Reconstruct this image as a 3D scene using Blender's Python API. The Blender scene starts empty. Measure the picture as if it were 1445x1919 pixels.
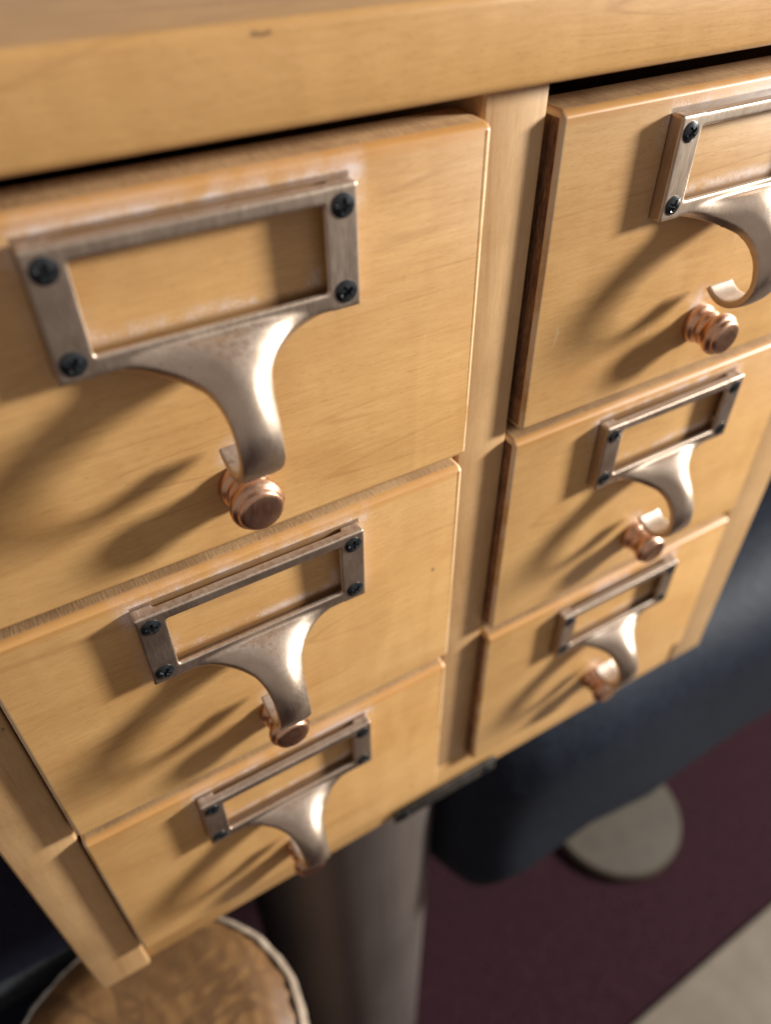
import bpy, bmesh, math, random
from mathutils import Vector, Matrix

random.seed(7)
scene = bpy.context.scene
C = scene.collection

# ------------------------------------------------------------------ camera
cam_d = bpy.data.cameras.new('camera')
cam = bpy.data.objects.new('camera', cam_d); C.objects.link(cam)
pan, tilt, roll = 0.5322, 0.73828, -0.00226
F = Vector((math.sin(pan)*math.cos(tilt), math.cos(pan)*math.cos(tilt), -math.sin(tilt)))
Rv = F.cross(Vector((0, 0, 1))).normalized(); Uv = Rv.cross(F)
R2 = Rv*math.cos(roll) + Uv*math.sin(roll); U2 = Uv*math.cos(roll) - Rv*math.sin(roll)
m = Matrix((R2, U2, -F)).transposed().to_4x4(); m.translation = Vector((-0.13294, -0.17156, 0.06038))
cam.matrix_world = m
cam_d.sensor_fit = 'VERTICAL'; cam_d.sensor_height = 24.0
cam_d.lens = 1447.24/1919*24.0
cam_d.clip_start = 0.005; cam_d.clip_end = 50
cam_d.dof.use_dof = True; cam_d.dof.focus_distance = 0.240
cam_d.dof.aperture_fstop = (cam_d.lens)/4.5
scene.camera = cam

# ------------------------------------------------------------------ light of the room
world = bpy.data.worlds.new('World'); scene.world = world; world.use_nodes = True
bgn = world.node_tree.nodes['Background']
bgn.inputs['Color'].default_value = (1.0, 0.90, 0.85, 1); bgn.inputs['Strength'].default_value = 0.40

ld = bpy.data.lights.new('window_light', 'AREA'); ld.shape = 'DISK'; ld.size = 0.33; ld.energy = 120
ld.color = (1.0, 0.985, 0.93)
lo = bpy.data.objects.new('window_light', ld); C.objects.link(lo)
lpos = Vector((1.86, -0.68, 0.44)); lo.location = lpos
lo.rotation_euler = (Vector((0.0, 0.0, -0.17)) - lpos).to_track_quat('-Z', 'Y').to_euler()

scene.view_settings.view_transform = 'Standard'; scene.view_settings.look = 'None'
scene.view_settings.exposure = 0.0; scene.view_settings.gamma = 1.0
scene.view_settings.use_curve_mapping = False
scene.render.engine = 'CYCLES'

# ------------------------------------------------------------------ node helpers
class N:
    """tiny wrapper that lets sockets be combined with + - * etc."""
    def __init__(s, nt, sock): s.nt, s.s = nt, sock
    def _op(s, op, o=None, rev=False, clamp=False):
        n = s.nt.nodes.new('ShaderNodeMath'); n.operation = op; n.use_clamp = clamp
        a, b = (o, s) if rev else (s, o)
        for i, v in enumerate((a, b)):
            if v is None: continue
            if isinstance(v, N): s.nt.links.new(v.s, n.inputs[i])
            else: n.inputs[i].default_value = v
        return N(s.nt, n.outputs[0])
    def __add__(s, o): return s._op('ADD', o)
    __radd__ = __add__
    def __sub__(s, o): return s._op('SUBTRACT', o)
    def __rsub__(s, o): return s._op('SUBTRACT', o, rev=True)
    def __mul__(s, o): return s._op('MULTIPLY', o)
    __rmul__ = __mul__
    def __truediv__(s, o): return s._op('DIVIDE', o)
    def max(s, o): return s._op('MAXIMUM', o)
    def min(s, o): return s._op('MINIMUM', o)
    def abs(s): return s._op('ABSOLUTE')
    def pow(s, o): return s._op('POWER', o)
    def fract(s): return s._op('FRACT')
    def ramp(s, a, b, smooth=True):
        n = s.nt.nodes.new('ShaderNodeMapRange'); n.clamp = True
        n.interpolation_type = 'SMOOTHSTEP' if smooth else 'LINEAR'
        s.nt.links.new(s.s, n.inputs['Value'])
        if a < b:
            v = (a, b, 0, 1)
        else:
            v = (b, a, 1, 0)
        for k, x in zip(('From Min', 'From Max', 'To Min', 'To Max'), v): n.inputs[k].default_value = x
        return N(s.nt, n.outputs['Result'])

class Mat:
    def __init__(s, name):
        s.m = bpy.data.materials.new(name); s.m.use_nodes = True; s.nt = s.m.node_tree
        s.b = s.nt.nodes['Principled BSDF']
    def coords(s, rand=0.0):
        tc = s.nt.nodes.new('ShaderNodeTexCoord'); v = tc.outputs['Object']
        s.raw = v
        if rand:
            oi = s.nt.nodes.new('ShaderNodeObjectInfo')
            a = s.nt.nodes.new('ShaderNodeVectorMath'); a.operation = 'SCALE'
            cmb = s.nt.nodes.new('ShaderNodeCombineXYZ')
            for i in range(3): s.nt.links.new(oi.outputs['Random'], cmb.inputs[i])
            s.nt.links.new(cmb.outputs[0], a.inputs[0]); a.inputs['Scale'].default_value = rand
            b = s.nt.nodes.new('ShaderNodeVectorMath'); b.operation = 'ADD'
            s.nt.links.new(v, b.inputs[0]); s.nt.links.new(a.outputs[0], b.inputs[1]); v = b.outputs[0]
        return v
    def sep(s, v):
        n = s.nt.nodes.new('ShaderNodeSeparateXYZ'); s.nt.links.new(v, n.inputs[0])
        return [N(s.nt, n.outputs[i]) for i in range(3)]
    def comb(s, x, y, z):
        n = s.nt.nodes.new('ShaderNodeCombineXYZ')
        for i, q in enumerate((x, y, z)):
            if isinstance(q, N): s.nt.links.new(q.s, n.inputs[i])
            else: n.inputs[i].default_value = q
        return n.outputs[0]
    def scale(s, v, sc):
        n = s.nt.nodes.new('ShaderNodeVectorMath'); n.operation = 'MULTIPLY'
        s.nt.links.new(v, n.inputs[0]); n.inputs[1].default_value = sc
        return n.outputs[0]
    def noise(s, v, sc=1.0, detail=3, rough=0.5, dist=0.0):
        n = s.nt.nodes.new('ShaderNodeTexNoise'); s.nt.links.new(v, n.inputs['Vector'])
        n.inputs['Scale'].default_value = sc; n.inputs['Detail'].default_value = detail
        n.inputs['Roughness'].default_value = rough; n.inputs['Distortion'].default_value = dist
        return N(s.nt, n.outputs['Fac'])
    def voronoi(s, v, sc=1.0):
        n = s.nt.nodes.new('ShaderNodeTexVoronoi'); s.nt.links.new(v, n.inputs['Vector'])
        n.inputs['Scale'].default_value = sc
        return N(s.nt, n.outputs['Distance'])
    def mix(s, f, a, b):
        n = s.nt.nodes.new('ShaderNodeMix'); n.data_type = 'RGBA'
        if isinstance(f, N): s.nt.links.new(f.s, n.inputs[0])
        else: n.inputs[0].default_value = f
        for i, c in ((6, a), (7, b)):
            if isinstance(c, tuple): n.inputs[i].default_value = (*c, 1)
            else: s.nt.links.new(c, n.inputs[i])
        return n.outputs[2]
    def set(s, **k):
        names = dict(color='Base Color', rough='Roughness', metal='Metallic', spec='Specular IOR Level',
                     coat='Coat Weight', coatr='Coat Roughness', aniso='Anisotropic', sheen='Sheen Weight', sheenr='Sheen Roughness')
        for kk, v in k.items():
            i = s.b.inputs[names[kk]]
            if isinstance(v, N): s.nt.links.new(v.s, i)
            elif isinstance(v, bpy.types.NodeSocket): s.nt.links.new(v, i)
            elif isinstance(v, tuple): i.default_value = (*v, 1)
            else: i.default_value = v
        return s
    def bump(s, h, strength=0.3, dist=0.0005):
        n = s.nt.nodes.new('ShaderNodeBump'); s.nt.links.new(h.s, n.inputs['Height'])
        n.inputs['Strength'].default_value = strength; n.inputs['Distance'].default_value = dist
        s.nt.links.new(n.outputs[0], s.b.inputs['Normal'])
        return s

W_ = 0.165
def maple(name, grain='x', light=(0.575, 0.337, 0.132), dark=(0.42, 0.220, 0.075), residue=False, rough=0.40, chip=False):
    M = Mat(name); v = M.coords(rand=3.7)
    x, y, z = M.sep(v)
    if grain == 'x': g = M.comb(x, y, z)
    elif grain == 'z': g = M.comb(z, y, x)
    else: g = M.comb(y, x, z)
    broad = M.noise(M.scale(g, (7, 30, 30)), 1.0, 3, 0.55, 0.6)
    figure = M.noise(M.scale(g, (60, 60, 16)), 1.0, 2, 0.5, 1.0)          # cross-grain chatoyance
    fibre = M.noise(M.scale(g, (90, 900, 900)), 1.0, 3, 0.6)
    fleck = M.noise(M.scale(g, (420, 2600, 2600)), 1.0, 2, 0.5).ramp(0.56, 0.74)
    ring = ((M.noise(M.scale(g, (1.6, 10, 20)), 1.0, 2, 0.45, 0.25) * 13.0).fract() - 0.5).abs().ramp(0.07, 0.0)
    ringm = ring * M.noise(M.scale(g, (25, 25, 25)), 1.0, 2).ramp(0.42, 0.66)
    t = broad.ramp(0.3, 0.72)*0.45 + figure.ramp(0.3, 0.7)*0.25 + fibre.ramp(0.25, 0.75)*0.34
    col = M.mix(t, dark, light)
    col = M.mix(ringm * 0.30, col, (0.26, 0.115, 0.035))
    col = M.mix(fleck * 0.26, col, (0.22, 0.10, 0.03))
    # knocks, dust specks and old scuffs
    sp = M.voronoi(M.scale(v, (1, 1, 1)), 46.0).ramp(0.055, 0.02) * M.noise(v, 300, 1).ramp(0.45, 0.6)
    col = M.mix(sp * 0.7, col, (0.10, 0.065, 0.05))
    scf = M.noise(M.scale(g, (420, 60, 60)), 1.0, 2).ramp(0.70, 0.76) * M.noise(v, 24, 2).ramp(0.52, 0.68)
    col = M.mix(scf * 0.30, col, (0.66, 0.55, 0.45))
    scr = ((M.noise(M.scale(v, (9, 9, 9)), 1.0, 1)*23.0 + x*60.0 + z*170.0).fract() - 0.5).abs().ramp(0.012, 0.0) * M.noise(v, 17, 2).ramp(0.60, 0.68)
    col = M.mix(scr*0.35, col, (0.74, 0.60, 0.46))
    r = 0.0*fibre + rough + (fibre - 0.5)*0.12 + (broad - 0.5)*0.12
    if residue:
        ox, oy, oz = M.sep(M.raw)
        grit = M.noise(v, 1500, 2, 0.7)
        clump = M.noise(M.scale(v, (1, 1, 1)), 150, 3, 0.6)
        cl2 = M.noise(v, 38, 2)
        s1 = (ox.abs() - 0.0393).max((oz + 0.021).abs() - 0.016)
        above = (oz + 0.021).ramp(0.000, 0.016)*0.8 + 0.2
        band = s1.ramp(0.0068, 0.0004) * s1.ramp(-0.002, 0.0002) * above
        s2 = (ox.abs() - 0.030).max((oz + 0.0208).abs() - 0.0113)
        low = (oz + 0.0208).ramp(0.001, -0.0113)
        band2 = s2.ramp(-0.0045, -0.0005) * s2.ramp(0.0015, 0.0) * low * 0.8
        kx = (ox*ox + (oz + 0.0775)*(oz + 0.0775)*0.5).pow(0.5)
        band3 = kx.ramp(0.0075, 0.002) * 0.75
        msk = band.max(band2).max(band3) * (clump*0.5 + cl2*0.55 + grit*0.45).ramp(0.64, 0.90)
        col = M.mix(msk * 0.92, col, (0.62, 0.52, 0.49))
        r = r + msk*0.3
        arris = oz.ramp(-0.0046, -0.0026) * 0.55                                     # finish pooled on the rounded top edge
        col = M.mix(arris, col, (0.47, 0.215, 0.058))
        worn_glint = ox.abs().ramp(W_/2 - 0.0017, W_/2 - 0.0009) * M.noise(v, 55, 3).ramp(0.35, 0.55) * 0.6  # bare rubbed side arrises, with their pale highlight painted into the colour
        col = M.mix(worn_glint, col, (0.70, 0.54, 0.36))
        dm = (s1.ramp(0.0006, 0.0) * s1.ramp(-0.006, -0.003)) * 0.75            # dark brown line hugging the casting
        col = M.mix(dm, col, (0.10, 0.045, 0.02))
    if chip:
        ox, oy, oz = M.sep(M.raw)
        ch = ((ox + 0.062)*(ox + 0.062)*0.16 + (oz - 0.0265)*(oz - 0.0265)*3.0).pow(0.5).ramp(0.0014, 0.0006) * M.noise(v, 700, 2).ramp(0.35, 0.5)
        col = M.mix(ch*0.8, col, (0.06, 0.03, 0.02))
    M.set(color=col, rough=r, spec=0.42, coat=0.12, coatr=0.30)
    M.bump(fibre*0.5 + fleck*(-0.15) + M.noise(v, 60, 2)*0.6, 0.16, 0.0003)
    return M.m

def endgrain(name):
    M = Mat(name); v = M.coords(3.1)
    a = M.noise(M.scale(v, (700, 1400, 260)), 1.0, 4, 0.65); b = M.noise(v, 90, 3)
    col = M.mix((a*0.6 + b*0.4).ramp(0.35, 0.65), (0.10, 0.045, 0.022), (0.30, 0.15, 0.07))
    M.set(color=col, rough=0.75, spec=0.25); M.bump(a, 0.6, 0.0006)
    return M.m

def sawn(name):
    M = Mat(name); v = M.coords(3.1)
    x, y, z = M.sep(v)
    rip = M.noise(M.scale(v, (1300, 200, 200)), 1.0, 3, 0.6)
    b = M.noise(v, 70, 3)
    col = M.mix((rip*0.5 + b*0.5).ramp(0.35, 0.65), (0.33, 0.185, 0.085), (0.48, 0.29, 0.14))
    M.set(color=col, rough=0.7, spec=0.3); M.bump(rip, 0.25, 0.0004)
    return M.m

def bronze(name, a=(0.485, 0.375, 0.285), b=(0.60, 0.48, 0.375), rough=0.42, brush=True):
    M = Mat(name); v = M.coords(2.3)
    pat = M.noise(v, 60, 3, 0.6); fine = M.noise(M.scale(v, (1500, 1500, 220)), 1.0, 3, 0.6)
    spk = M.noise(v, 900, 2)
    col = M.mix((pat*0.7 + fine*0.3).ramp(0.35, 0.66), a, b)
    tarn = M.noise(v, 120, 4, 0.6).ramp(0.60, 0.80)
    col = M.mix(tarn*0.25, col, (0.19, 0.125, 0.09))
    pin = M.voronoi(v, 210).ramp(0.10, 0.04) * M.noise(v, 130, 1).ramp(0.56, 0.64)
    col = M.mix(pin*0.6, col, (0.13, 0.17, 0.15))
    geo = M.nt.nodes.new('ShaderNodeNewGeometry')
    nx, ny, nz = M.sep(geo.outputs['Normal'])
    dust = nz.ramp(0.55, 0.9) * M.noise(v, 700, 3, 0.65).ramp(0.15, 0.85) * 0.6        # dust lying on upward faces
    col = M.mix(dust, col, (0.40, 0.34, 0.31))
    M.set(color=col, metal=1.0 - dust, rough=(rough + (fine - 0.5)*0.16 + (pat - 0.5)*0.10 + tarn*0.08), aniso=0.0)
    M.bump(fine*0.7 + spk*0.3, 0.10 if brush else 0.05, 0.0003)
    return M.m

def simple(name, c1, c2, sc=40, rough=0.6, metal=0.0, spec=0.5, bump=0.2, bd=0.001, stretch=(1, 1, 1), **k):
    M = Mat(name); v = M.scale(M.coords(1.7), stretch)
    n = M.noise(v, sc, 4, 0.6)
    M.set(color=M.mix(n.ramp(0.3, 0.7), c1, c2), rough=rough + (n - 0.5)*0.15, metal=metal, spec=spec, **k)
    M.bump(n, bump, bd)
    return M.m

MAT = dict(
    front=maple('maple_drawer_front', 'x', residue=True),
    top=maple('maple_top', 'x', light=(0.57, 0.322, 0.120), dark=(0.425, 0.222, 0.072), chip=True, rough=0.36),
    post=maple('maple_post', 'z', light=(0.56, 0.35, 0.17), dark=(0.41, 0.235, 0.10)),
    rail=maple('maple_rail', 'x'),
    end=endgrain('end_grain'),
    sawn=sawn('sawn_edge'),
    inner=simple('stained_interior_wood', (0.03, 0.018, 0.011), (0.055, 0.034, 0.02), 60, 0.85),
    bronze=bronze('brushed_bronze'),
    copper=bronze('polished_copper', (0.54, 0.295, 0.18), (0.68, 0.41, 0.27), 0.34, False),
    screw=simple('blackened_steel', (0.008, 0.010, 0.012), (0.020, 0.024, 0.028), 500, 0.26, 0.25, 0.7, 0.1, 0.0002),
    bracket=simple('dull_steel', (0.045, 0.04, 0.036), (0.10, 0.085, 0.075), 200, 0.5, 0.8, 0.5, 0.2, 0.0003),
)

# ------------------------------------------------------------------ mesh helpers
def link(name, me, mats, parent=None, smooth=False, loc=None):
    o = bpy.data.objects.new(name, me); C.objects.link(o)
    if not isinstance(mats, (list, tuple)): mats = [mats]
    if not me.materials:
        for q in mats: me.materials.append(q)
    if smooth:
        for f in me.polygons: f.use_smooth = True
    if parent: o.parent = parent
    if loc is not None: o.location = loc
    return o
def to_mesh(bm, name):
    bmesh.ops.recalc_face_normals(bm, faces=bm.faces)
    me = bpy.data.meshes.new(name); bm.to_mesh(me); bm.free(); return me
def box(bm, x0, x1, y0, y1, z0, z1):
    vs = [bm.verts.new((x, y, z)) for x in (x0, x1) for y in (y0, y1) for z in (z0, z1)]
    for idx in ((0, 1, 3, 2), (4, 6, 7, 5), (0, 4, 5, 1), (2, 3, 7, 6), (0, 2, 6, 4), (1, 5, 7, 3)):
        bm.faces.new([vs[i] for i in idx])
    return vs
def board(name, dims, mat, parent, bev=0.0012, seg=3):
    bm = bmesh.new(); box(bm, *dims)
    bmesh.ops.bevel(bm, geom=bm.edges[:], offset=bev, segments=seg, profile=0.5, affect='EDGES')
    o = link(name, to_mesh(bm, name), mat, parent, True); harden(o.data); return o
def harden(me, ang=40):
    me.set_sharp_from_angle(angle=math.radians(ang))
def lathe(bm, prof, n=40, axis='y', cap=True):
    """prof: list of (radius, position along axis)"""
    rings = []
    for r, t in prof:
        ring = []
        for k in range(n):
            a = 2*math.pi*k/n
            p = (r*math.cos(a), t, r*math.sin(a)) if axis == 'y' else (r*math.cos(a), r*math.sin(a), t)
            ring.append(bm.verts.new(p))
        rings.append(ring)
    for A, B in zip(rings, rings[1:]):
        for k in range(n):
            bm.faces.new((A[k], A[(k+1) % n], B[(k+1) % n], B[k]))
    if cap:
        bm.faces.new(rings[0]); bm.faces.new(rings[-1])
    return rings
def empty(name, loc, label, cat, group=None):
    o = bpy.data.objects.new(name, None); C.objects.link(o); o.location = loc
    o.empty_display_size = 0.01
    o['label'] = label; o['category'] = cat
    if group: o['group'] = group
    return o
def tag(o, label, cat, group=None):
    o['label'] = label; o['category'] = cat
    if group: o['group'] = group

# ------------------------------------------------------------------ cabinet carcass
W, H, G, D = 0.165, 0.10834, 0.00604, 0.0259
P = H + G
XL, XR = -0.1905, 0.2215
YF = 0.0055                      # plane of the frame behind the drawer fronts
ZB = -0.366
YB = 0.40
cab = empty('card_catalog_cabinet', (0, 0, ZB), 'honey maple card catalog cabinet body holding six drawers', 'cabinet')
def cb(name, dims, mat, bev=0.0012, seg=3):
    o = board(name, dims, mat, cab, bev, seg); o.location = (0, 0, -ZB); return o
cb('top_board', (XL-0.004, XR+0.004, -0.001, YB, 0.0070, 0.0288), MAT['top'], 0.0024, 4)
cb('side_panel', (XL, -W-0.0015, 0.0035, YB-0.001, ZB, 0.0069), MAT['post'])
cb('side_panel', (D+W+0.0015, XR, 0.0050, YB-0.001, ZB, 0.0069), MAT['post'])
cb('divider_post', (0.0022, D-0.0012, 0.0066, YB-0.002, ZB+0.012, 0.0069), MAT['post'])
cb('bottom_rail', (-W-0.0014, D+W+0.0014, YF+0.0004, YB-0.003, ZB+0.0004, -2*P-H-0.001), MAT['rail'])
cb('back_panel', (XL+0.001, XR-0.001, YB+0.0005, YB+0.008, ZB+0.002, 0.006), MAT['inner'], 0.0005, 1)
for c0 in (-W, D):
    for r in (1, 2):
        z = -r*P + G/2
        cb('drawer_rail', (c0-0.001, c0+W+0.001, 0.022, 0.10, z-0.006, z+0.003), MAT['inner'], 0.0005, 1)

# ------------------------------------------------------------------ drawer prototypes
def front_mesh():
    bm = bmesh.new(); T = 0.016
    vs = box(bm, -W/2, W/2, 0, T, -H, 0)
    bm.edges.ensure_lookup_table()
    def pick(fn): return [e for e in bm.edges if fn(e)]
    fr = lambda v: abs(v.co.y) < 1e-6
    # small in-plane rounding of the four corners
    bmesh.ops.bevel(bm, geom=pick(lambda e: abs(e.verts[0].co.y - e.verts[1].co.y) > 0.01), offset=0.0018, segments=3, profile=0.5, affect='EDGES')
    top = pick(lambda e: fr(e.verts[0]) and fr(e.verts[1]))
    bmesh.ops.bevel(bm, geom=top, offset=0.0016, segments=4, profile=0.5, affect='EDGES')
    # softer top edge: lean the upper arris back a little
    for v in bm.verts:
        if v.co.z > -0.0035 and v.co.y < 0.004:
            k = (v.co.z + 0.0035)/0.0035
            v.co.y += 0.0022*k*k
    bm.normal_update()
    for f in bm.faces:
        f.smooth = True
        if abs(f.normal.x) > 0.85 and f.calc_area() > 1e-4: f.material_index = 1
        if f.normal.z < -0.85 and f.calc_area() > 1e-4: f.material_index = 1
        if f.normal.z > 0.97 and f.calc_area() > 1e-4: f.material_index = 2
    me = to_mesh(bm, 'front_panel')
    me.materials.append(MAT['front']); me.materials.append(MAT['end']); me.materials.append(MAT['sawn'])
    harden(me, 50)
    return me

def pull_mesh():
    bm = bmesh.new()
    ft = -0.0050
    # hollow casting: thin face plate with outer skirts, corner bosses and an open card slot along the top
    fb = -0.0033
    for sx in (-1, 1):
        a, b = sorted((sx*0.0300, sx*0.0393)); box(bm, a, b, ft, fb, -0.0375, -0.0056)
        a, b = sorted((sx*0.0371, sx*0.0393)); box(bm, a, b, ft+0.001, 0.0002, -0.0375, -0.0056)
        a, b = sorted((sx*0.0325, sx*0.0390)); box(bm, a, b, ft+0.001, 0.0002, -0.0145, -0.0058)
        box(bm, a, b, ft+0.001, 0.0002, -0.0372, -0.0275)
    box(bm, -0.0340, 0.0340, ft, fb, -0.0375, -0.0323)
    box(bm, -0.0380, 0.0380, ft+0.001, 0.0002, -0.0375, -0.0355)
    box(bm, -0.0340, 0.0340, ft, -0.0014, -0.0097, -0.0058)
    # handle loft
    path = [(-0.0037, -0.0342, 0.0340, .0024), (-0.0037, -0.0360, 0.0330, .0028), (-0.0058, -0.0378, 0.0205, .0036), (-0.0100, -0.0399, 0.0130, .0038),
            (-0.0144, -0.0420, 0.0091, .0038), (-0.0185, -0.0453, 0.0072, .0037), (-0.0216, -0.0499, 0.0063, .0035),
            (-0.0234, -0.0553, 0.0060, .0033), (-0.0234, -0.0612, 0.0060, .0031), (-0.0212, -0.0665, 0.0060, .0029),
            (-0.0172, -0.0700, 0.0060, .0028), (-0.0128, -0.0711, 0.0060, .0027), (-0.0088, -0.0701, 0.0060, .0025), (-0.0056, -0.0678, 0.0060, .0022)]
    pts = [Vector((0, a, b)) for a, b, _, _ in path]
    def cr(q, i, t):
        p0, p1, p2, p3 = [q[max(0, min(len(q)-1, i+j))] for j in (-1, 0, 1, 2)]
        return 0.5*((2*p1) + (p2-p0)*t + (2*p0-5*p1+4*p2-p3)*t*t + (3*p1-p0-3*p2+p3)*t*t*t)
    ctr, wid, thk = [], [], []
    for i in range(len(path)-1):
        for k in range(5):
            t = k/5
            ctr.append(cr(pts, i, t)); wid.append(cr([q[2] for q in path], i, t)); thk.append(cr([q[3] for q in path], i, t))
    ctr.append(pts[-1]); wid.append(path[-1][2]); thk.append(path[-1][3])
    M_ = 13; rings = []
    n_tot = len(ctr)
    for i in range(n_tot):
        tg = (ctr[min(i+1, n_tot-1)] - ctr[max(i-1, 0)]).normalized()
        nr = tg.cross(Vector((1, 0, 0))).normalized()
        if i == 0 and nr.y > 0: pass
        s = i/(n_tot-1)
        # outward normal: away from the curl's inside
        nr = Vector((0, tg.z, -tg.y))
        crown = 0.0040*math.sin(min(1, s/0.62)*math.pi)**0.8 + 0.0004
        ring = []
        for k in range(M_):
            u = -1 + 2*k/(M_-1)
            off = thk[i]/2*(1-0.12*abs(u)**4) + crown*(1-u*u) - crown*0.45
            ring.append(bm.verts.new(ctr[i] + nr*off + Vector((wid[i]*u, 0, 0))))
        for k in range(M_-1, -1, -1):
            u = -1 + 2*k/(M_-1)
            off = -thk[i]/2*(1-0.12*abs(u)**4) + crown*0.40*(1-u*u) - crown*0.45
            ring.append(bm.verts.new(ctr[i] + nr*off + Vector((wid[i]*u, 0, 0))))
        rings.append(ring)
    L = 2*M_
    for A, B in zip(rings, rings[1:]):
        for k in range(L): bm.faces.new((A[k], A[(k+1) % L], B[(k+1) % L], B[k]))
    bm.faces.new(rings[0]); bm.faces.new(rings[-1])
    me = to_mesh(bm, 'pull_raw')
    o = bpy.data.objects.new('pull_raw', me); C.objects.link(o)
    r = o.modifiers.new('r', 'REMESH'); r.mode = 'VOXEL'; r.voxel_size = 0.00042; r.adaptivity = 0.0
    sm = o.modifiers.new('s', 'SMOOTH'); sm.factor = 0.5; sm.iterations = 5
    dg = bpy.context.evaluated_depsgraph_get(); dg.update()
    res = bpy.data.meshes.new_from_object(o.evaluated_get(dg))
    bpy.data.objects.remove(o); bpy.data.meshes.remove(me)
    res.name = 'label_pull'
    # soften only where bar and handle blend (keep the window and outline crisp)
    bm = bmesh.new(); bm.from_mesh(res)
    for _ in range(7):
        sel = [v for v in bm.verts if v.co.z < -0.0338 and v.co.y < -0.0012 and abs(v.co.x) < 0.031 and v.co.z > -0.062]
        bmesh.ops.smooth_vert(bm, verts=sel, factor=0.5, use_axis_x=True, use_axis_y=True, use_axis_z=True)
    bm.to_mesh(res); bm.free()
    res.materials.clear(); res.materials.append(MAT['bronze'])
    for f in res.polygons: f.use_smooth = True
    return res

def screw_mesh(R=0.0031):
    bm = bmesh.new(); n = 28
    dome = lambda r: -0.0007*(1-(r/R)**2)
    rim0 = [bm.verts.new((R*1.02*math.cos(2*math.pi*k/n), 0.0010, R*1.02*math.sin(2*math.pi*k/n))) for k in range(n)]
    rim = [bm.verts.new((R*math.cos(2*math.pi*k/n), 0.0, R*math.sin(2*math.pi*k/n))) for k in range(n)]
    mid = [bm.verts.new((R*.82*math.cos(2*math.pi*k/n), dome(R*.82), R*.82*math.sin(2*math.pi*k/n))) for k in range(n)]
    for A, B in ((rim0, rim), (rim, mid)):
        for k in range(n): bm.faces.new((A[k], A[(k+1) % n], B[(k+1) % n], B[k]))
    a, l = R*0.15, R*0.62
    cross = [(l, a), (a*1.25, a*1.25), (a, l), (-a, l), (-a*1.25, a*1.25), (-l, a), (-l, -a), (-a*1.25, -a*1.25), (-a, -l), (a, -l), (a*1.25, -a*1.25), (l, -a)]
    top = [bm.verts.new((x, dome(math.hypot(x, z)), z)) for x, z in cross]
    edges = []
    for loop in (mid, top):
        for k in range(len(loop)):
            e = bm.edges.get((loop[k], loop[(k+1) % len(loop)])) or bm.edges.new((loop[k], loop[(k+1) % len(loop)]))
            edges.append(e)
    bmesh.ops.triangle_fill(bm, use_beauty=True, use_dissolve=False, edges=edges, normal=(0, -1, 0))
    inner = [f for f in bm.faces if all(v in top for v in f.verts)]
    if inner: bmesh.ops.delete(bm, geom=inner, context='FACES_ONLY')
    bot = [bm.verts.new((x*0.62, 0.0001, z*0.62)) for x, z in cross]
    for k in range(12): bm.faces.new((top[k], top[(k+1) % 12], bot[(k+1) % 12], bot[k]))
    bm.faces.new(bot)
    me = to_mesh(bm, 'screw'); me.materials.append(MAT['screw'])
    for f in me.polygons: f.use_smooth = True
    harden(me, 35)
    return me

def knob_mesh():
    bm = bmesh.new()
    prof = [(0.0066, 0.0004), (0.0069, -0.0006), (0.0069, -0.0022), (0.0066, -0.0028), (0.0059, -0.0033), (0.0057, -0.0037), (0.0057, -0.0042), (0.0060, -0.0046), (0.0062, -0.0051),
            (0.0060, -0.0056), (0.0056, -0.0061), (0.0056, -0.0069), (0.0062, -0.0077), (0.0069, -0.0083), (0.0074, -0.0092), (0.0075, -0.0100), (0.0073, -0.0108),
            (0.0067, -0.0114), (0.0063, -0.0116), (0.0062, -0.0120), (0.0061, -0.0126), (0.0056, -0.0131), (0.0048, -0.0133), (0.0024, -0.0134), (0.0008, -0.0134)]
    lathe(bm, [(r*1.1, y*1.17) for r, y in prof], 44)
    me = to_mesh(bm, 'rod_knob'); me.materials.append(MAT['copper'])
    for f in me.polygons: f.use_smooth = True
    harden(me, 60)
    return me

FM, PM, SM, KM = front_mesh(), pull_mesh(), screw_mesh(), knob_mesh()
OFF = [(0.72, -0.67, 0.7), (-0.4, -1.69, 1.81), (-0.32, -1.58, -0.02), (1.31, 2.05, -1.51), (-0.5, 1.25, -0.2), (-0.81, 0.63, -0.78)]
SOF = [(0.12, -0.23, -0.06), (-0.31, -0.17, 0.3), (0.51, 0.4, 0.08), (-0.36, 0.26, -0.05), (-0.14, 0.36, -0.32), (0.18, -0.11, 0.05)]
LAB = ['top drawer of left column, largest maple front, with bronze label pull',
       'middle drawer of left column, maple front, its handle hiding half the knob',
       'bottom drawer of left column, maple front above the brushed metal pedestal',
       'top drawer of right column, maple front cut off by the picture edge',
       'middle drawer of right column, maple front with dark left edge',
       'bottom drawer of right column, maple front just above the black armrest']
for i in range(6):
    col, row = divmod(i, 3)
    ox = (-W/2 if col == 0 else D + W/2) + OFF[i][0]/1000
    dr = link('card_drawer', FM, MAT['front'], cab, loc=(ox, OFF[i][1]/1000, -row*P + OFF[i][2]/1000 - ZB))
    dr['label'] = LAB[i]
    s = Vector(SOF[i])/1000 + Vector((-0.00025, 0, 0)); s.y = 0
    pl = link('label_pull', PM, MAT['bronze'], dr, loc=s)
    for sx in (-1, 1):
        for sz in (-1, 1):
            q = link('screw', SM, MAT['screw'], dr, loc=(s.x + sx*0.03495, -0.00525, s.z - 0.02155 + sz*0.01106))
            q.rotation_euler = (0, random.uniform(0, 1.57), 0)
    k = link('rod_knob', KM, MAT['copper'], dr, loc=(0.0005, 0, -0.0862))
    k.rotation_euler = (0, random.uniform(0, 6), 0)

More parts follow.
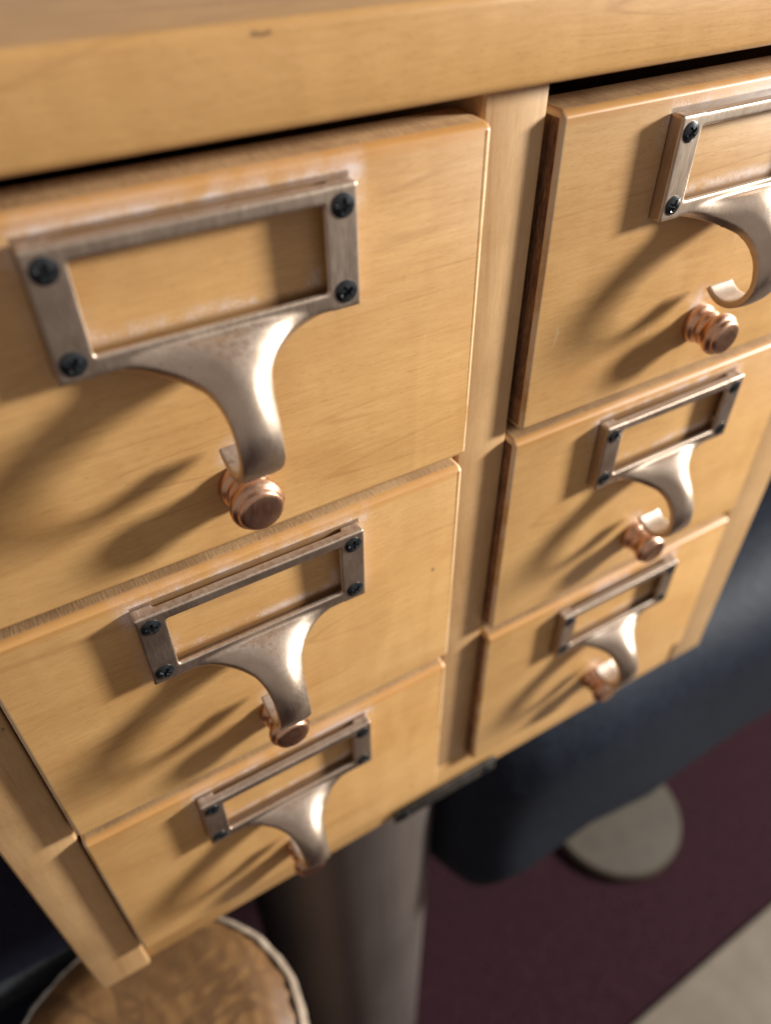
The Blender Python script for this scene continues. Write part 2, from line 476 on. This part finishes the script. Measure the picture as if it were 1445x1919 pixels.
# metal mending plate along the bottom edge between the columns
bm = bmesh.new(); box(bm, -0.024, 0.046, 0.0026, 0.0052, -0.3676, -0.3560)
bmesh.ops.bevel(bm, geom=bm.edges[:], offset=0.0009, segments=2, profile=0.5, affect='EDGES')
br = link('metal_bracket', to_mesh(bm, 'metal_bracket'), MAT['bracket'], cab, True, (0, 0, -ZB)); harden(br.data)
for x in (-0.0175, 0.0395):
    link('screw', SM, MAT['screw'], br, loc=(x, 0.0021, -0.3632))

# ------------------------------------------------------------------ what stands below and around
ZF = -1.15
carpet = simple('burgundy_carpet', (0.015, 0.0054, 0.0078), (0.029, 0.0108, 0.0150), 160, 0.95, 0, 0.1, 0.8, 0.004)
bm = bmesh.new()
bmesh.ops.create_grid(bm, x_segments=4, y_segments=4, size=3.0)
fl = link('floor', to_mesh(bm, 'floor'), carpet, None, False, (0, 0, ZF)); fl['kind'] = 'structure'

# brushed metal pedestal under the cabinet
mm = Mat('brushed_grey_metal'); v = mm.coords(1.0)
fn = mm.noise(mm.scale(v, (260, 260, 5)), 1.0, 3, 0.6); bl = mm.noise(v, 9, 2)
mm.set(color=mm.mix((fn*0.25 + bl*0.75).ramp(0.3, 0.7), (0.23, 0.192, 0.172), (0.28, 0.238, 0.218)), metal=0.9, rough=0.48 + (fn-0.5)*0.2)
mm.bump(fn, 0.15, 0.0005)
pd = empty('metal_pedestal', (-0.008, 0.130, ZF), 'brushed grey metal cylinder pedestal under the maple cabinet', 'pedestal')
h = ZB - ZF
bm = bmesh.new(); lathe(bm, [(0.0845, 0.0), (0.085, 0.002), (0.085, h-0.004), (0.0845, h-0.0005)], 96, 'z')
link('column', to_mesh(bm, 'column'), mm.m, pd, True); harden(pd.children[0].data, 30)
# tree stump stool, bottom left
wm = Mat('stump_face'); v = wm.coords()
x, y, z = wm.sep(v)
warp = wm.noise(v, 14, 3)*0.03
rad = ((x+0.02)*(x+0.02) + (y-0.015)*(y-0.015)).pow(0.5) + warp
rg = ((rad*95.0).fract() - 0.5).abs()*2.0
big = wm.noise(wm.scale(v, (60, 14, 10)), 1.0, 4, 0.6, 0.9)
c = wm.mix(rg.ramp(0.1, 0.9)*0.16 + big.ramp(0.3, 0.7)*0.75, (0.12, 0.054, 0.017), (0.25, 0.13, 0.046))
crack = (wm.noise(wm.scale(v, (14, 22, 5)), 1.0, 2, 0.5, 1.4) - 0.5).abs().ramp(0.075, 0.01) * big.ramp(0.36, 0.56)
c = wm.mix(crack*0.55, c, (0.05, 0.022, 0.010))
wm.set(color=c, rough=0.55); wm.bump(rg*0.4 + big, 0.3, 0.001)
pm = Mat('stump_rim'); v = pm.coords(); x, y, z = pm.sep(v)
nn = pm.noise(v, 90, 4, 0.6)
left = (x + (pm.noise(v, 30, 2) - 0.5)*0.03).ramp(0.0, -0.03)                 # bark still clings to the far left side
pm.set(color=pm.mix(left, pm.mix(nn.ramp(0.3, 0.7), (0.17, 0.12, 0.08), (0.36, 0.28, 0.21)), (0.04, 0.032, 0.028)), rough=0.75)
pm.bump(nn, 0.6, 0.002); pale = pm.m
bark = simple('stump_bark', (0.035, 0.022, 0.014), (0.11, 0.07, 0.045), 45, 0.9, bump=1.0, bd=0.006, stretch=(1, 1, 0.25))
ZS = -0.452
st = empty('stump_stool', (-0.188, -0.014, ZF), 'round wooden stump with cracked brown top and pale rim, bottom left', 'stump')
n = 120
def wob(a): return 1 + 0.012*math.sin(3*a+0.6) + 0.008*math.sin(5*a+2) + 0.003*math.sin(17*a) + 0.002*math.sin(31*a+1)
def ringv(bm, r, z, jit=0.0): return [bm.verts.new((r*wob(2*math.pi*k/n)*math.cos(2*math.pi*k/n), r*wob(2*math.pi*k/n)*math.sin(2*math.pi*k/n), z + random.uniform(-jit, jit))) for k in range(n)]
def stitch(bm, A, B):
    for k in range(n): bm.faces.new((A[k], A[(k+1) % n], B[(k+1) % n], B[k]))
hs = ZS - ZF; RS = 0.085
bm = bmesh.new(); rs = [ringv(bm, RS*f, hs, 0) for f in (0.05, 0.35, 0.65, 0.942)]
for A, B in zip(rs, rs[1:]): stitch(bm, A, B)
bm.faces.new(rs[0]); lw = ringv(bm, RS*0.938, hs-0.01); stitch(bm, rs[-1], lw)
link('top_face', to_mesh(bm, 'top_face'), wm.m, st, True)
bm = bmesh.new(); rs = [ringv(bm, RS*a, hs+b, j) for a, b, j in ((0.935, -0.006, 0), (0.943, 0.0010, 0.0005), (0.96, 0.0008, 0.001), (0.98, -0.001, 0.0015), (1.0, -0.006, 0.001), (0.985, -0.014, 0))]
for A, B in zip(rs, rs[1:]): stitch(bm, A, B)
link('rim', to_mesh(bm, 'rim'), pale, st, True)
bm = bmesh.new(); rs = [ringv(bm, RS*a, b) for a, b in ((0.985, hs-0.0135), (1.0, hs-0.03), (0.98, hs*0.6), (1.0, hs*0.3), (1.06, 0.0))]
for A, B in zip(rs, rs[1:]): stitch(bm, A, B)
link('bark', to_mesh(bm, 'bark'), bark, st, True)

# dark navy box, left of the cabinet
navy = simple('navy_cloth', (0.0035, 0.0035, 0.008), (0.010, 0.010, 0.020), 400, 0.9, 0, 0.15, 0.5, 0.0006)
edgem = simple('charcoal_binding', (0.018, 0.020, 0.024), (0.035, 0.038, 0.042), 300, 0.8, 0, 0.2, 0.4, 0.0006)
nb = empty('navy_box', (-0.45, 0.30, ZF), 'dark navy cloth box in shadow left of the cabinet', 'box')
def rbox(bm, x0, x1, y0, y1, z0, z1, r, seg):
    box(bm, x0, x1, y0, y1, z0, z1)
    bmesh.ops.bevel(bm, geom=bm.edges[:], offset=r, segments=seg, profile=0.5, affect='EDGES')
bm = bmesh.new(); rbox(bm, -0.25, 0.30, -0.22, 0.3, 0.0, 0.77, 0.02, 4)
link('body', to_mesh(bm, 'body'), navy, nb, True)
bm = bmesh.new(); rbox(bm, -0.253, 0.303, -0.226, 0.3, 0.66, 0.685, 0.006, 3)
link('binding', to_mesh(bm, 'binding'), edgem, nb, True)

# black padded armchair, right
blk = simple('black_leather', (0.0045, 0.0070, 0.0135), (0.0080, 0.0120, 0.0210), 130, 0.66, 0, 0.20, 0.5, 0.0012)
ch = empty('black_armchair', (0.40, 0.08, ZF), 'black padded leather armchair arm below the right drawers', 'chair')
def pad(name, x0, x1, y0, y1, z0, z1, r, sag=0.0):
    bm = bmesh.new(); rbox(bm, x0, x1, y0, y1, z0, z1, r, 8)
    bmesh.ops.subdivide_edges(bm, edges=[e for e in bm.edges if e.calc_length() > 0.05], cuts=8, use_grid_fill=True)
    for v in bm.verts:
        v.co.z += 0.006*math.sin(v.co.x*23+v.co.y*9) * (1 if sag else .3)
        v.co.y += 0.004*math.sin(v.co.x*31+v.co.z*17)
    o = link(name, to_mesh(bm, name), blk, ch, True); return o
a = pad('armrest', -0.34, 0.45, -0.06, 0.09, 0.44, 0.72, 0.073, 1)
b = pad('backrest', -0.02, 0.60, 0.17, 0.30, 0.0, 1.15, 0.05)
# round beige disc on the carpet
bei = simple('beige_laminate', (0.033, 0.0235, 0.0135), (0.046, 0.033, 0.0195), 30, 0.6)
bm = bmesh.new(); lathe(bm, [(0.010, 0.0), (0.101, 0.0), (0.105, 0.004), (0.105, 0.018), (0.101, 0.022), (0.010, 0.023)], 72, 'z')
ds = link('round_base', to_mesh(bm, 'round_base'), bei, None, True, (0.484, 0.155, ZF)); harden(ds.data, 35)
tag(ds, 'round beige disc standing on the carpet beneath the black armrest', 'stool base')

# pale mat, bottom right corner
matm = simple('beige_mat', (0.125, 0.10, 0.075), (0.155, 0.125, 0.096), 26, 0.85, bump=0.5, bd=0.002)
bm = bmesh.new(); rbox(bm, 0.0, 0.8, -0.6, 0.0, 0.0, 0.012, 0.005, 3)
mt = link('floor_mat', to_mesh(bm, 'floor_mat'), matm, None, True, (0.15, -0.083, ZF)); mt.rotation_euler = (0, 0, 0.03); harden(mt.data, 35)
tag(mt, 'pale beige mat lying on the burgundy carpet, bottom right corner', 'mat')
